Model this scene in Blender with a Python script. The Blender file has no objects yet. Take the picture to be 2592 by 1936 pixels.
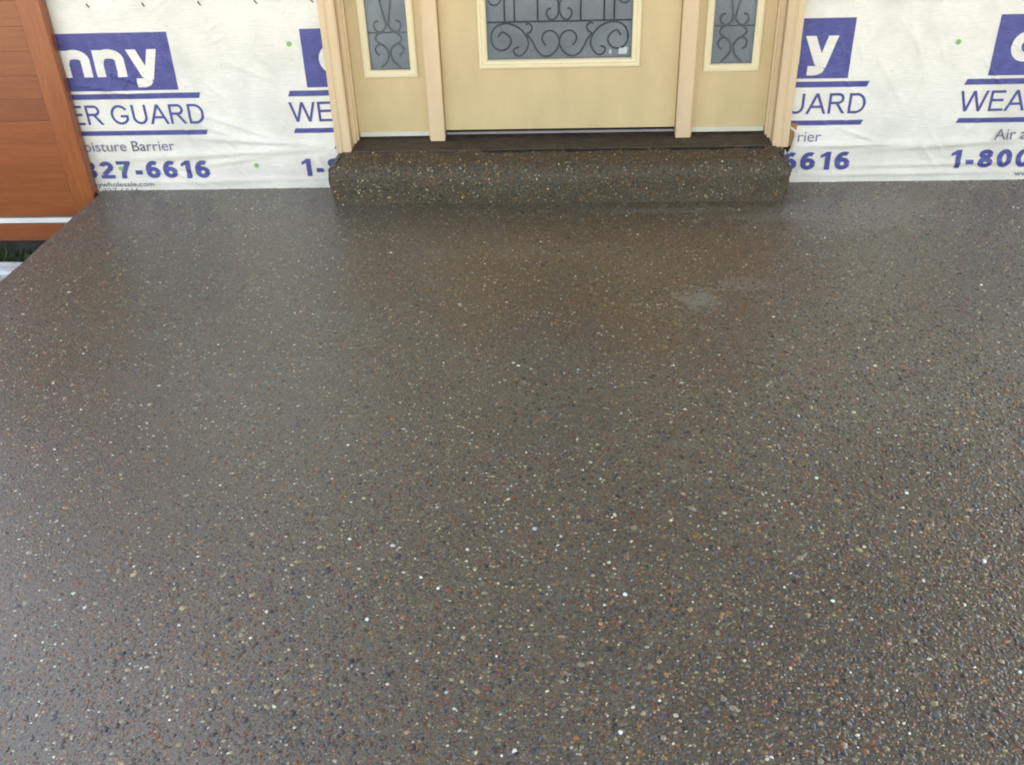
import bpy, bmesh, math, random
import numpy as np
from mathutils import Vector, Matrix, noise

random.seed(7)
RNG = np.random.default_rng(11)
sc = bpy.context.scene
C = sc.collection

# ------------------------------------------------------------------ camera
cam_d = bpy.data.cameras.new('camera')
cam = bpy.data.objects.new('camera', cam_d)
C.objects.link(cam)
sc.camera = cam
pitch, roll, yaw = .5823, -.0364, -.0634
F = Vector((math.sin(yaw) * math.cos(pitch), math.cos(yaw) * math.cos(pitch), -math.sin(pitch)))
R0 = Vector((math.cos(yaw), -math.sin(yaw), 0))
U0 = R0.cross(F)
R = R0 * math.cos(roll) + U0 * math.sin(roll)
U = -R0 * math.sin(roll) + U0 * math.cos(roll)
M4 = Matrix((R, U, -F)).transposed().to_4x4()
M4.translation = Vector((.0169, -3.7263, 1.512))
cam.matrix_world = M4
cam_d.sensor_width = 36
cam_d.lens = 36 * 2498.13 / 2592
cam_d.clip_start = .05
cam_d.clip_end = 600

# ------------------------------------------------------------------ world, sun, exposure
SUN_EL, SUN_AZ = math.radians(48), math.radians(25)     # azimuth clockwise from +y (behind the house)
world = bpy.data.worlds.new('World')
sc.world = world
world.use_nodes = True
wn = world.node_tree
sky = wn.nodes.new('ShaderNodeTexSky')
sky.sky_type = 'NISHITA'
sky.sun_disc = False
sky.sun_elevation = SUN_EL
sky.sun_rotation = SUN_AZ
sky.air_density = 1.0
sky.dust_density = 2.5
bg = wn.nodes['Background']
hsv = wn.nodes.new('ShaderNodeHueSaturation')      # thin bright cloud: a whiter sky
hsv.inputs['Saturation'].default_value = .78
hsv.inputs['Value'].default_value = 1.0
wn.links.new(sky.outputs[0], hsv.inputs['Color'])
tint = wn.nodes.new('ShaderNodeMix')
tint.data_type = 'RGBA'
tint.blend_type = 'MULTIPLY'
tint.inputs[0].default_value = 1
tint.inputs[7].default_value = (1.0, .897, .80, 1)
wn.links.new(hsv.outputs[0], tint.inputs[6])
wn.links.new(tint.outputs[2], bg.inputs[0])
bg.inputs[1].default_value = .15
sun_d = bpy.data.lights.new('sun', 'SUN')
sun_d.energy = 4.0
sun_d.angle = math.radians(.5)
sun_d.color = (1, .95, .87)
sun = bpy.data.objects.new('sun', sun_d)
C.objects.link(sun)
sd = Vector((math.sin(SUN_AZ) * math.cos(SUN_EL), math.cos(SUN_AZ) * math.cos(SUN_EL), math.sin(SUN_EL)))
sun.rotation_euler = sd.to_track_quat('Z', 'Y').to_euler()
sc.view_settings.view_transform = 'Standard'
sc.view_settings.look = 'None'
sc.view_settings.gamma = 1
sc.view_settings.use_curve_mapping = False
sc.view_settings.exposure = 2.68
sc.cycles.max_bounces = 10
sc.cycles.diffuse_bounces = 5
sc.cycles.glossy_bounces = 4
sc.cycles.sample_clamp_indirect = 6
sc.cycles.filter_width = 1.9
sc.cycles.blur_glossy = .3


# ------------------------------------------------------------------ helpers
def lin(r, g, b):
    f = lambda c: (c / 255 / 12.92) if c / 255 <= .04045 else ((c / 255 + .055) / 1.055) ** 2.4
    return (f(r), f(g), f(b), 1)


def tag(o, label=None, cat=None, group=None, kind=None):
    if label: o['label'] = label
    if cat: o['category'] = cat
    if group: o['group'] = group
    if kind: o['kind'] = kind
    return o


def empty(name, loc, label, cat):
    o = bpy.data.objects.new(name, None)
    C.objects.link(o)
    o.location = loc
    return tag(o, label, cat)


def link(name, me, m, parent=None, smooth=False):
    """mesh coordinates are world coordinates; parent only sits on a translated empty"""
    o = bpy.data.objects.new(name, me)
    C.objects.link(o)
    if m is not None and not me.materials:
        me.materials.append(m)
    if parent is not None:
        o.parent = parent
        p = parent
        off = Vector((0, 0, 0))
        while p is not None:
            off += p.location
            p = p.parent
        o.location = -off
    if smooth:
        me.polygons.foreach_set('use_smooth', [True] * len(me.polygons))
    return o


def mesh_py(name, v, f):
    me = bpy.data.meshes.new(name)
    me.from_pydata([tuple(p) for p in v], [], f)
    me.update()
    return me


def obj_bm(name, bm, m, parent=None, bevel=0, smooth=False, seg=2):
    if bevel:
        es = [e for e in bm.edges if len(e.link_faces) == 2 and e.calc_face_angle(0) > .5]
        bmesh.ops.bevel(bm, geom=es, offset=bevel, segments=seg, affect='EDGES', profile=.5)
    bmesh.ops.recalc_face_normals(bm, faces=bm.faces)
    me = bpy.data.meshes.new(name)
    bm.to_mesh(me)
    bm.free()
    return link(name, me, m, parent, smooth)


def box(bm, x0, x1, y0, y1, z0, z1):
    r = bmesh.ops.create_cube(bm, size=1)
    for v in r['verts']:
        v.co = Vector((x0 + (v.co.x + .5) * (x1 - x0), y0 + (v.co.y + .5) * (y1 - y0), z0 + (v.co.z + .5) * (z1 - z0)))
    return r['verts']


def box_obj(name, b, m, parent=None, bevel=0):
    bm = bmesh.new()
    box(bm, *b)
    return obj_bm(name, bm, m, parent, bevel)


def prism_z(name, pts, z0, z1, m, parent=None, bevel=0):
    """closed polygon in (x,y) extruded along z"""
    bm = bmesh.new()
    z0f = z0 if callable(z0) else (lambda x, y: z0)
    lo = [bm.verts.new((x, y, z0f(x, y))) for x, y in pts]
    hi = [bm.verts.new((x, y, z1)) for x, y in pts]
    n = len(pts)
    bm.faces.new(lo)
    bm.faces.new(hi[::-1])
    for i in range(n):
        bm.faces.new((lo[i], lo[(i + 1) % n], hi[(i + 1) % n], hi[i]))
    return obj_bm(name, bm, m, parent, bevel)


def prism_x(name, pts, x0, x1, m, parent=None, bevel=0):
    """closed polygon in (y,z) extruded along x"""
    bm = bmesh.new()
    lo = [bm.verts.new((x0, y, z)) for y, z in pts]
    hi = [bm.verts.new((x1, y, z)) for y, z in pts]
    n = len(pts)
    bm.faces.new(lo)
    bm.faces.new(hi[::-1])
    for i in range(n):
        bm.faces.new((lo[i], lo[(i + 1) % n], hi[(i + 1) % n], hi[i]))
    return obj_bm(name, bm, m, parent, bevel)


def frame_mesh(name, x0, x1, z0, z1, prof, y, m, parent):
    """mitred frame; prof = list of (inset from the outer edge, height towards the viewer)"""
    bm = bmesh.new()
    rings = []
    for ins, hgt in prof:
        rings.append([bm.verts.new((a, y - hgt, b)) for a, b in
                      ((x0 + ins, z0 + ins), (x1 - ins, z0 + ins), (x1 - ins, z1 - ins), (x0 + ins, z1 - ins))])
    for a, b in zip(rings, rings[1:]):
        for i in range(4):
            j = (i + 1) % 4
            bm.faces.new((a[i], a[j], b[j], b[i]))
    return obj_bm(name, bm, m, parent)


def catmull(pts, n=6):
    P = [Vector(p) for p in pts]
    P = [P[0] * 2 - P[1]] + P + [P[-1] * 2 - P[-2]]
    out = []
    for i in range(1, len(P) - 2):
        for k in range(n):
            t = k / n
            a, b, c, d = P[i - 1], P[i], P[i + 1], P[i + 2]
            out.append(.5 * ((2 * b) + (c - a) * t + (2 * a - 5 * b + 4 * c - d) * t * t + (3 * b - a - 3 * c + d) * t ** 3))
    out.append(P[-2])
    return out


def tube(bm, pts, r, sides=6):
    pts = [Vector(p) for p in pts]
    prev = None
    for i, p in enumerate(pts):
        t = (pts[min(i + 1, len(pts) - 1)] - pts[max(i - 1, 0)]).normalized()
        a = Vector((0, 1, 0))
        b = t.cross(a).normalized()
        ring = [bm.verts.new(p + (a * math.cos(q) + b * math.sin(q)) * r) for q in
                [2 * math.pi * k / sides for k in range(sides)]]
        if prev:
            for k in range(sides):
                bm.faces.new((prev[k], prev[(k + 1) % sides], ring[(k + 1) % sides], ring[k]))
        else:
            bm.faces.new(ring)
        prev = ring
    bm.faces.new(prev[::-1])


# ------------------------------------------------------------------ materials
class NT:
    def __init__(self, name):
        self.m = bpy.data.materials.new(name)
        self.m.use_nodes = True
        self.t = self.m.node_tree
        self.b = self.t.nodes['Principled BSDF']

    def n(self, typ, **kw):
        nd = self.t.nodes.new(typ)
        for k, v in kw.items():
            if k.startswith('i_'):
                key = k[2:]
                nd.inputs[int(key) if key.isdigit() else key].default_value = v
            else:
                setattr(nd, k, v)
        return nd

    def l(self, a, b):
        self.t.links.new(a, b)

    def coord(self, scale=(1, 1, 1), rot=(0, 0, 0)):
        g = self.n('ShaderNodeNewGeometry')
        mp = self.n('ShaderNodeMapping')
        mp.inputs['Scale'].default_value = scale
        mp.inputs['Rotation'].default_value = rot
        self.l(g.outputs['Position'], mp.inputs['Vector'])
        return mp.outputs[0]

    def noise(self, vec, scale, detail=4, rough=.55):
        nd = self.n('ShaderNodeTexNoise', i_Scale=scale, i_Detail=detail, i_Roughness=rough)
        self.l(vec, nd.inputs['Vector'])
        return nd.outputs['Fac']

    def ramp(self, fac, stops, interp='LINEAR'):
        r = self.n('ShaderNodeValToRGB')
        r.color_ramp.interpolation = interp
        el = r.color_ramp.elements
        while len(el) < len(stops):
            el.new(.5)
        for e, (p, c) in zip(el, stops):
            e.position = p
            e.color = c if len(c) == 4 else (*c, 1)
        self.l(fac, r.inputs[0])
        return r.outputs[0]

    def mix(self, fac, a, b, mode='MIX'):
        x = self.n('ShaderNodeMix', data_type='RGBA', blend_type=mode)
        for s, v in ((x.inputs[0], fac), (x.inputs[6], a), (x.inputs[7], b)):
            if hasattr(v, 'is_output') or hasattr(v, 'links'):
                self.l(v, s)
            else:
                s.default_value = v
        return x.outputs[2]

    def bump(self, h, strength, dist, prev=None):
        b = self.n('ShaderNodeBump', i_Strength=strength, i_Distance=dist)
        self.l(h, b.inputs['Height'])
        if prev is not None:
            self.l(prev, b.inputs['Normal'])
        self.l(b.outputs[0], self.b.inputs['Normal'])
        return b.outputs[0]

    def col(self, c):
        if hasattr(c, 'links'):
            self.l(c, self.b.inputs['Base Color'])
        else:
            self.b.inputs['Base Color'].default_value = c

    def rough(self, r):
        if hasattr(r, 'links'):
            self.l(r, self.b.inputs['Roughness'])
        else:
            self.b.inputs['Roughness'].default_value = r


def g4(v):
    return (v, v, v, 1)


def paint(name, c, rough=.5, mott=.06, bump=.15, scale=(1, 1, 1)):
    t = NT(name)
    v = t.coord(scale)
    n1 = t.noise(v, 9, 5)
    n2 = t.noise(v, 160, 3)
    dark = tuple(x * (1 - 2.2 * mott) for x in c[:3]) + (1,)
    lite = tuple(min(1, x * (1 + mott)) for x in c[:3]) + (1,)
    t.col(t.ramp(n1, [(.3, dark), (.7, lite)]))
    t.rough(rough)
    t.bump(n2, bump, .0006)
    return t.m


M_DOOR = paint('door_paint', (.61, .475, .245, 1), .42, .04, .35, (1, 1, .5))
M_CASE = paint('casing_paint', (.69, .525, .31, 1), .5, .07, .4, (1, 1, .12))
M_FRAME = paint('glass_frame_plastic', (.78, .68, .42, 1), .4, .02, .1)
M_STRIP = paint('pale_sill_strip', (.62, .60, .47, 1), .45, .05)
M_METAL = paint('door_sweep_metal', (.28, .25, .25, 1), .35, .08)
M_BLUE = None


def mat_wrap():
    t = NT('woven_house_wrap')
    v = t.coord()
    mott = t.noise(v, 3.2, 6, .6)
    col = t.ramp(mott, [(.30, (.66, .645, .54)), (.52, (.83, .795, .665)), (.75, (.88, .85, .74))])
    # diagonal weave streaks, both ways
    vd = t.coord((14, 1, 90), (0, math.radians(38), 0))
    s1 = t.noise(vd, 1.6, 4, .6)
    ve = t.coord((14, 1, 80), (0, math.radians(-50), 0))
    s2 = t.noise(ve, 1.6, 4, .6)
    stre = t.mix(.5, s1, s2)
    col = t.mix(t.ramp(stre, [(.38, g4(.42)), (.6, g4(0))]), col, (.62, .645, .64, 1))
    # splashed dirt: brown specks and a stained band low down
    sp = t.noise(v, 38, 3, .5)
    blot = t.noise(v, 5, 3, .5)
    m1 = t.ramp(sp, [(.70, g4(0)), (.78, g4(.6))])
    m2 = t.ramp(blot, [(.52, g4(0)), (.68, g4(.42))])
    col = t.mix(m1, col, (.52, .42, .27, 1))
    col = t.mix(m2, col, (.60, .585, .50, 1))
    sep = t.n('ShaderNodeSeparateXYZ')
    t.l(v, sep.inputs[0])
    low = t.n('ShaderNodeMapRange', i_1=.0, i_2=.24, i_3=.55, i_4=0.0)
    t.l(sep.outputs[2], low.inputs[0])
    lm = t.n('ShaderNodeMath', operation='MULTIPLY')
    t.l(low.outputs[0], lm.inputs[0])
    t.l(t.noise(t.coord((1, 1, 3)), 7, 5), lm.inputs[1])
    col = t.mix(lm.outputs[0], col, (.56, .50, .38, 1))
    t.col(col)
    t.rough(.5)
    weave = t.noise(t.coord((1, 1, 1), (0, .6, 0)), 260, 2)
    b = t.bump(stre, .8, .005)
    t.bump(weave, .25, .0008, b)
    return t.m


M_WRAP = mat_wrap()


def mat_print():
    t = NT('blue_print_ink')
    v = t.coord()
    n = t.noise(v, 22, 5, .6)
    vd = t.coord((14, 1, 90), (0, math.radians(38), 0))
    s = t.noise(vd, 2, 4, .6)
    f = t.mix(.5, n, s)
    t.col(t.ramp(f, [(.33, (.050, .050, .19)), (.55, (.078, .082, .27)), (.72, (.13, .145, .37))]))
    t.rough(.5)
    t.bump(s, .5, .003)
    return t.m


M_BLUE = mat_print()
M_INKGREY = paint('grey_print_ink', (.155, .155, .22, 1), .55, .25)
M_GREEN = paint('green_print_dot', (.22, .50, .12, 1), .5, .12)
M_STAPLE = paint('staple_mark', (.10, .09, .08, 1), .5, .1)


def mat_wood(name, dark, mid, lite, scale=(1, 1, 14), rough=.38, coat=.3):
    t = NT(name)
    oi = t.n('ShaderNodeObjectInfo')
    v = t.coord(scale)
    off = t.n('ShaderNodeVectorMath', operation='ADD')
    sc_ = t.n('ShaderNodeVectorMath', operation='SCALE')
    sc_.inputs[3].default_value = 30
    cmb = t.n('ShaderNodeCombineXYZ')
    for i in range(3):
        t.l(oi.outputs['Random'], cmb.inputs[i])
    t.l(cmb.outputs[0], sc_.inputs[0])
    t.l(v, off.inputs[0])
    t.l(sc_.outputs[0], off.inputs[1])
    g = t.noise(off.outputs[0], 3.4, 8, .68)
    g2 = t.noise(off.outputs[0], 14, 4, .6)
    f = t.mix(.35, g, g2)
    col = t.ramp(f, [(.30, dark), (.5, mid), (.72, lite)])
    tone = t.ramp(oi.outputs['Random'], [(0, g4(.78)), (1, g4(1.0))])
    col = t.mix(1, col, tone, 'MULTIPLY')
    t.col(col)
    t.rough(rough)
    t.b.inputs['Coat Weight'].default_value = coat
    t.b.inputs['Coat Roughness'].default_value = .25
    t.bump(g2, .25, .0015)
    return t.m


M_CEDAR_H = mat_wood('stained_cedar', (.20, .048, .010), (.27, .073, .015), (.34, .105, .026))
M_CEDAR_V = mat_wood('stained_cedar_upright', (.22, .055, .012), (.29, .082, .017), (.36, .115, .029), (14, 14, 1))
M_GROOVE = paint('cedar_groove_stain', (.12, .04, .012, 1), .7, .1)
M_WHITE = paint('white_strip_plastic', (.80, .80, .72, 1), .4, .05)
M_OSB = mat_wood('raw_sheathing_wood', (.20, .095, .035), (.42, .22, .085), (.55, .32, .14), (6, 6, 20), .7, 0)
M_DARK = paint('dark_cavity', (.012, .010, .008, 1), .9, .2)


def pebble_tex(t, vec, scale, seed_off):
    """voronoi aggregate: returns colour, edge mask, height"""
    v1 = t.n('ShaderNodeTexVoronoi', i_Scale=scale, i_Randomness=1.0)
    t.l(vec, v1.inputs['Vector'])
    wn_ = t.n('ShaderNodeTexWhiteNoise')
    t.l(v1.outputs['Color'], wn_.inputs['Vector'])
    col = t.ramp(wn_.outputs['Value'], PAL, 'CONSTANT')
    return col, v1.outputs['Distance'], wn_.outputs['Value']


def L(r, g, b, k=1.0):
    c = lin(r, g, b)
    return (c[0] * k, c[1] * k, c[2] * k, 1)


STONE = (.60, .645, .62)


PAL_LIST = [  # (share, colour)
    (.17, L(78, 70, 62)), (.10, L(48, 47, 50)), (.11, L(84, 92, 98)), (.14, L(112, 102, 86)), (.14, L(110, 82, 58)),
    (.09, L(126, 76, 56)), (.08, L(150, 106, 56)), (.05, L(96, 94, 62)), (.055, L(148, 138, 118)), (.035, L(182, 160, 116)),
    (.018, L(228, 216, 184)), (.012, L(255, 254, 244))]
PAL = []
_a = 0
PAL_LIST = [(s_, (c_[0] * STONE[0], c_[1] * STONE[1], c_[2] * STONE[2], 1)) for s_, c_ in PAL_LIST]
for _s, _c in PAL_LIST:
    PAL.append((_a, _c))
    _a += _s


def mat_aggregate(name='exposed_aggregate', tone=(1, 1, 1, 1), coat=.8):
    """sealed exposed aggregate: sand and cement paste with fine stones, glossy uneven sealer on top"""
    t = NT(name)
    v = t.coord()
    wob = t.n('ShaderNodeTexNoise', i_Scale=90.0, i_Detail=2.0)
    t.l(v, wob.inputs['Vector'])
    vm = t.n('ShaderNodeVectorMath', operation='MULTIPLY_ADD')
    t.l(wob.outputs['Color'], vm.inputs[0])
    vm.inputs[1].default_value = (.006, .006, .006)
    t.l(v, vm.inputs[2])
    c1, d1, w1 = pebble_tex(t, vm.outputs[0], 165, 0)
    paste_n = t.noise(v, 420, 3, .7)
    paste = t.ramp(paste_n, [(.30, L(64, 61, 52)), (.5, L(91, 88, 77)), (.72, L(116, 112, 99))])
    edge = t.ramp(d1, [(.36, g4(0)), (.50, g4(1))])
    some = t.n('ShaderNodeMath', operation='GREATER_THAN', i_1=.80)
    wn2 = t.n('ShaderNodeTexWhiteNoise')
    sh = t.n('ShaderNodeVectorMath', operation='ADD')
    v1 = t.n('ShaderNodeTexVoronoi', i_Scale=165.0, i_Randomness=1.0)
    t.l(vm.outputs[0], v1.inputs['Vector'])
    t.l(v1.outputs['Color'], sh.inputs[0])
    sh.inputs[1].default_value = (3.1, 1.7, .4)
    t.l(sh.outputs[0], wn2.inputs['Vector'])
    t.l(wn2.outputs['Value'], some.inputs[0])
    mx = t.n('ShaderNodeMath', operation='MAXIMUM')
    t.l(edge, mx.inputs[0])
    t.l(some.outputs[0], mx.inputs[1])
    col = t.mix(mx.outputs[0], c1, paste)
    grit = t.noise(v, 210, 3, .75)
    col = t.mix(1, col, t.ramp(grit, [(.34, g4(.55)), (.5, g4(.98)), (.66, g4(1.55))]), 'MULTIPLY')
    # broad tone drift of the paste (greyer / browner pours)
    drift = t.noise(v, 1.3, 4, .6)
    col = t.mix(t.ramp(drift, [(.35, g4(0)), (.65, g4(.18))]), col, L(88, 79, 62))
    # pale cement smears, plus door and wall reflections painted into the colour
    g = t.n('ShaderNodeNewGeometry')

    def smear(cx, cy, rx, ry, amt, c, nz=14, sharp=.12, k=.35):  # soft ellipse mask, shared by cement smears and painted reflections
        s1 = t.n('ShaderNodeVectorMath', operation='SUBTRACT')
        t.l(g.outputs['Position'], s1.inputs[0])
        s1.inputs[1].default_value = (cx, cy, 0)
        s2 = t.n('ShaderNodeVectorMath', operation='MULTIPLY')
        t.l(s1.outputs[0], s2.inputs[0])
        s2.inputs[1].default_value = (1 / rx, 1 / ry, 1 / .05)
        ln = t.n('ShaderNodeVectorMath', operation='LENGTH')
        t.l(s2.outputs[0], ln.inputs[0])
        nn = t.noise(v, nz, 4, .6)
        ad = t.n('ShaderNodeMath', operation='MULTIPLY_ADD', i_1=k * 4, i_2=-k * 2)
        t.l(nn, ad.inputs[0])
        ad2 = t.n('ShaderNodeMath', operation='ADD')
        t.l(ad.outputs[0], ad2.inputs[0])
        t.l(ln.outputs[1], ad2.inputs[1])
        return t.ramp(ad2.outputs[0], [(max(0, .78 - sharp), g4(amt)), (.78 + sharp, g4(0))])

    for (cx, cy, rx, ry, amt, nz, sh_, k, cc) in (  # broad tints: door reflection painted brown, then darker stony and olive areas
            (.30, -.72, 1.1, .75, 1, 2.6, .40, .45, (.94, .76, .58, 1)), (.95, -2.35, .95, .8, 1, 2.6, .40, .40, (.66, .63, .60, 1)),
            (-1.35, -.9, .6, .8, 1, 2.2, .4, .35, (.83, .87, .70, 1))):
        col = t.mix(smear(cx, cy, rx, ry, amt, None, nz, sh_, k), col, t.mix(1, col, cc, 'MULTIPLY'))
    nonlocal_col = col
    for (cx, cy, rx, ry, amt, nz, sh_, k) in (  # cement smear and streak, then wrap reflection painted as pale haze
            (.44, -.955, .085, .092, .50, 34, .40, .80), (.60, -.86, .12, .06, .30, 20, .2, .5),
            (.78, -.34, .28, .05, .28, 10, .25, .5), (.45, -.27, .45, .028, .30, 8, .22, .5),
            (1.05, -.30, .40, .20, .30, 6, .3, .6), (-.10, -.60, .5, .07, .10, 7, .3, .6)):
        msk = smear(cx, cy, rx, ry, amt, None, nz, sh_, k)
        nonlocal_col = t.mix(msk, nonlocal_col, L(128, 128, 120))
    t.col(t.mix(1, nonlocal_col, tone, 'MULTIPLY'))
    t.rough(.62)
    t.b.inputs['Specular IOR Level'].default_value = .35
    t.b.inputs['Coat Weight'].default_value = coat
    cr = t.ramp(t.noise(v, 2.2, 4, .6), [(.3, g4(.16)), (.7, g4(.34))])
    t.l(cr, t.b.inputs['Coat Roughness'])
    hgt = t.mix(.5, d1, paste_n)
    b = t.n('ShaderNodeBump', i_Strength=.55, i_Distance=.0016, invert=True)
    t.l(hgt, b.inputs['Height'])
    t.l(b.outputs[0], t.b.inputs['Normal'])
    b2 = t.n('ShaderNodeBump', i_Strength=.45, i_Distance=.0014, invert=True)
    t.l(hgt, b2.inputs['Height'])
    t.l(b2.outputs[0], t.b.inputs['Coat Normal'])
    return t.m


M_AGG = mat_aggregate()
M_AGG_STEP = mat_aggregate('step_aggregate', (.68, .60, .46, 1), .06)


def mat_pebble(name='river_pebble', tone=(1, 1, 1, 1), coat=.8):
    t = NT(name)
    a = t.n('ShaderNodeAttribute', attribute_name='peb')
    v = t.coord()
    n = t.noise(v, 700, 2)
    col = t.mix(1, a.outputs['Color'], t.ramp(n, [(.3, g4(.78)), (.7, g4(1.1))]), 'MULTIPLY')
    t.col(t.mix(1, col, tone, 'MULTIPLY'))
    t.rough(.5)
    t.b.inputs['Coat Weight'].default_value = coat
    t.b.inputs['Coat Roughness'].default_value = .17
    return t.m


M_PEB = mat_pebble()
M_PEB_STEP = mat_pebble('step_pebble', (.95, .86, .70, 1), .12)


def pebbles(name, pos, nrm, rad, m, parent, hgt, smear_fn=None):
    """thousands of low stone caps in one mesh; pos,nrm (N,3), rad (N,)"""
    N = len(pos)
    S = 6
    w = np.array([s for s, _ in PAL_LIST])
    idx = RNG.choice(len(w), N, p=w / w.sum())
    cols = np.array([c for _, c in PAL_LIST])[idx]
    cols[:, :3] *= RNG.uniform(.65, 1.5, (N, 1)) * RNG.uniform(.93, 1.07, (N, 3))
    rad = rad * np.where(idx >= len(w) - 2, .74, 1.0)
    up = np.where(np.abs(nrm[:, 2:3]) < .9, np.array([[0, 0, 1.]]), np.array([[1., 0, 0]]))
    a = np.cross(nrm, up)
    a /= np.linalg.norm(a, axis=1, keepdims=True)
    b = np.cross(nrm, a)
    th = RNG.uniform(0, 2 * np.pi, N)
    A = a * np.cos(th)[:, None] + b * np.sin(th)[:, None]
    B = -a * np.sin(th)[:, None] + b * np.cos(th)[:, None]
    asp = RNG.uniform(.58, .98, N)
    verts = np.zeros((N, 2 * S + 1, 3))
    for k in range(S):
        q = 2 * np.pi * k / S
        jit = RNG.uniform(.84, 1.14, N)
        rx = rad * jit * np.cos(q)
        ry = rad * jit * asp * np.sin(q)
        verts[:, k] = pos + A * rx[:, None] + B * ry[:, None] - nrm * (.0008)
        verts[:, S + k] = pos + A * (rx * .66)[:, None] + B * (ry * .66)[:, None] + nrm * (hgt * .8)[:, None]
    verts[:, 2 * S] = pos + nrm * hgt[:, None] + A * (rad * RNG.uniform(-.12, .12, N))[:, None]
    base = (np.arange(N) * (2 * S + 1))[:, None]
    faces4, faces3 = [], []
    for k in range(S):
        j = (k + 1) % S
        faces4.append(base + np.array([[k, j, S + j, S + k]]))
        faces3.append(base + np.array([[S + k, S + j, 2 * S]]))
    f4 = np.concatenate(faces4)
    f3 = np.concatenate(faces3)
    me = bpy.data.meshes.new(name)
    me.vertices.add(N * (2 * S + 1))
    me.vertices.foreach_set('co', verts.reshape(-1))
    nl = len(f4) * 4 + len(f3) * 3
    me.loops.add(nl)
    me.loops.foreach_set('vertex_index', np.concatenate([f4.reshape(-1), f3.reshape(-1)]).astype(np.int32))
    me.polygons.add(len(f4) + len(f3))
    st = np.concatenate([np.arange(len(f4)) * 4, len(f4) * 4 + np.arange(len(f3)) * 3]).astype(np.int32)
    me.polygons.foreach_set('loop_start', st)
    me.update(calc_edges=True)
    me.validate()
    att = me.color_attributes.new('peb', 'FLOAT_COLOR', 'POINT')
    att.data.foreach_set('color', np.repeat(cols, 2 * S + 1, axis=0).reshape(-1).astype(np.float32))
    o = link(name, me, m, parent, smooth=True)
    return tag(o, kind='stuff')


# ------------------------------------------------------------------ ground, slab, roof
GZ = -.30
t = NT('damp_soil')
v = t.coord()
t.col(t.ramp(t.noise(v, 6, 8, .65), [(.3, (.035, .03, .022)), (.7, (.11, .095, .065))]))
t.rough(.9)
t.bump(t.noise(v, 40, 5), .8, .02)
M_SOIL = t.m
t = NT('driveway_ground')
v = t.coord()
t.col(t.ramp(t.noise(v, .5, 8, .6), [(.35, (.26, .22, .165)), (.65, (.40, .35, .27))]))
t.rough(.9)
t.bump(t.noise(v, 12, 6), .5, .03)
M_GROUND = t.m
bm = bmesh.new()
for x, y in ((-300, -300), (300, -300), (300, 300), (-300, 300)):
    bm.verts.new((x, y, GZ - .03))
bm.faces.new(bm.verts)
tag(obj_bm('ground', bm, M_GROUND), kind='structure')
# soil bed beside the slab with an uneven top
bm = bmesh.new()
bmesh.ops.create_grid(bm, x_segments=60, y_segments=60, size=.5)
for vv in bm.verts:
    x, y = -3.9 + (vv.co.x + .5) * 2.1, -2.2 + (vv.co.y + .5) * 2.3
    vv.co = Vector((x, y, GZ + .02 * noise.noise(Vector((x * 5, y * 5, 0))) + .008 * noise.noise(Vector((x * 22, y * 22, 3)))))
tag(obj_bm('soil', bm, M_SOIL, smooth=True), kind='structure')


def edge_x(y):
    """left edge of the raised slab"""
    base = np.interp(-y, [0, .07, .27, .48, .8, 1.1, 6], [-1.868, -1.866, -1.876, -1.886, -1.905, -1.935, -2.05])
    return base + .004 * noise.noise(Vector((y * 9, 3.3, 0))) + .002 * noise.noise(Vector((y * 40, 1.3, 0)))


# slab: top sheet with irregular left edge, sides down to the soil
ys = [0.0 - i * .03 for i in range(40)] + [-1.2 - i * .25 for i in range(14)]
xs_in = [-1.6, -1.0, 0, 1, 2, 3, 4.6]
V, Fc = [], []
nc = 2 + len(xs_in)
for y in ys:
    e = float(edge_x(y))
    V.append((e - .001, y, GZ - .02))
    V.append((e, y, 0))
    for x in xs_in:
        V.append((x, y, 0))
for i in range(len(ys) - 1):
    for j in range(nc - 1):
        a = i * nc + j
        Fc.append((a, a + nc, a + nc + 1, a + 1))
yl = ys[-1]
k0 = len(V)
for j in range(1, nc):
    V.append((V[(len(ys) - 1) * nc + j][0], yl - .001, GZ - .02))
for j in range(1, nc - 1):
    a = (len(ys) - 1) * nc + j
    Fc.append((a, k0 + j - 1, k0 + j, a + 1))
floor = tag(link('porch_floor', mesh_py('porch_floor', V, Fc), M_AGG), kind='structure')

# real stones standing out of the paste wherever they show
xs, zs = [], []
bx = []
cell = .0094
gy = np.arange(-3.0, -.004, cell)
for y in gy:
    dcam = y + 3.7263
    half = .33 + .62 * dcam if False else 0
    xl = -1.0 - (y + 2.67) * .36 - .30
    xr = .82 + (y + 2.63) * .40 + .32
    xl = max(xl, -2.3)
    xrow = np.arange(xl, xr, cell)
    bx.append(np.stack([xrow, np.full_like(xrow, y)], 1))
P2 = np.concatenate(bx)
P2 += RNG.uniform(-.0062, .0062, P2.shape)
keep = np.ones(len(P2), bool)
dens = np.array([noise.noise(Vector((p[0] * 1.6, p[1] * 1.6, 5))) + .6 * noise.noise(Vector((p[0] * 6, p[1] * 6, 9))) for p in P2])
rightlow = np.clip((P2[:, 0] - .0) * .5 + (-P2[:, 1] - 1.4) * .5, -.3, .5)
keep &= RNG.uniform(0, 1, len(P2)) < np.clip(.86 + .40 * dens + .45 * rightlow + .35 * np.exp(-((P2[:, 0] - .25) / .8) ** 2 - ((P2[:, 1] + .7) / .5) ** 2), .5, 1)
keep &= P2[:, 1] < -.006
ex = np.interp(-P2[:, 1], [0, .07, .27, .48, .8, 1.1, 6], [-1.868, -1.866, -1.876, -1.886, -1.905, -1.935, -2.05])
keep &= P2[:, 0] > ex + .006
keep &= ~((np.abs(P2[:, 0]) < .86) & (P2[:, 1] > -.185))
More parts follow.
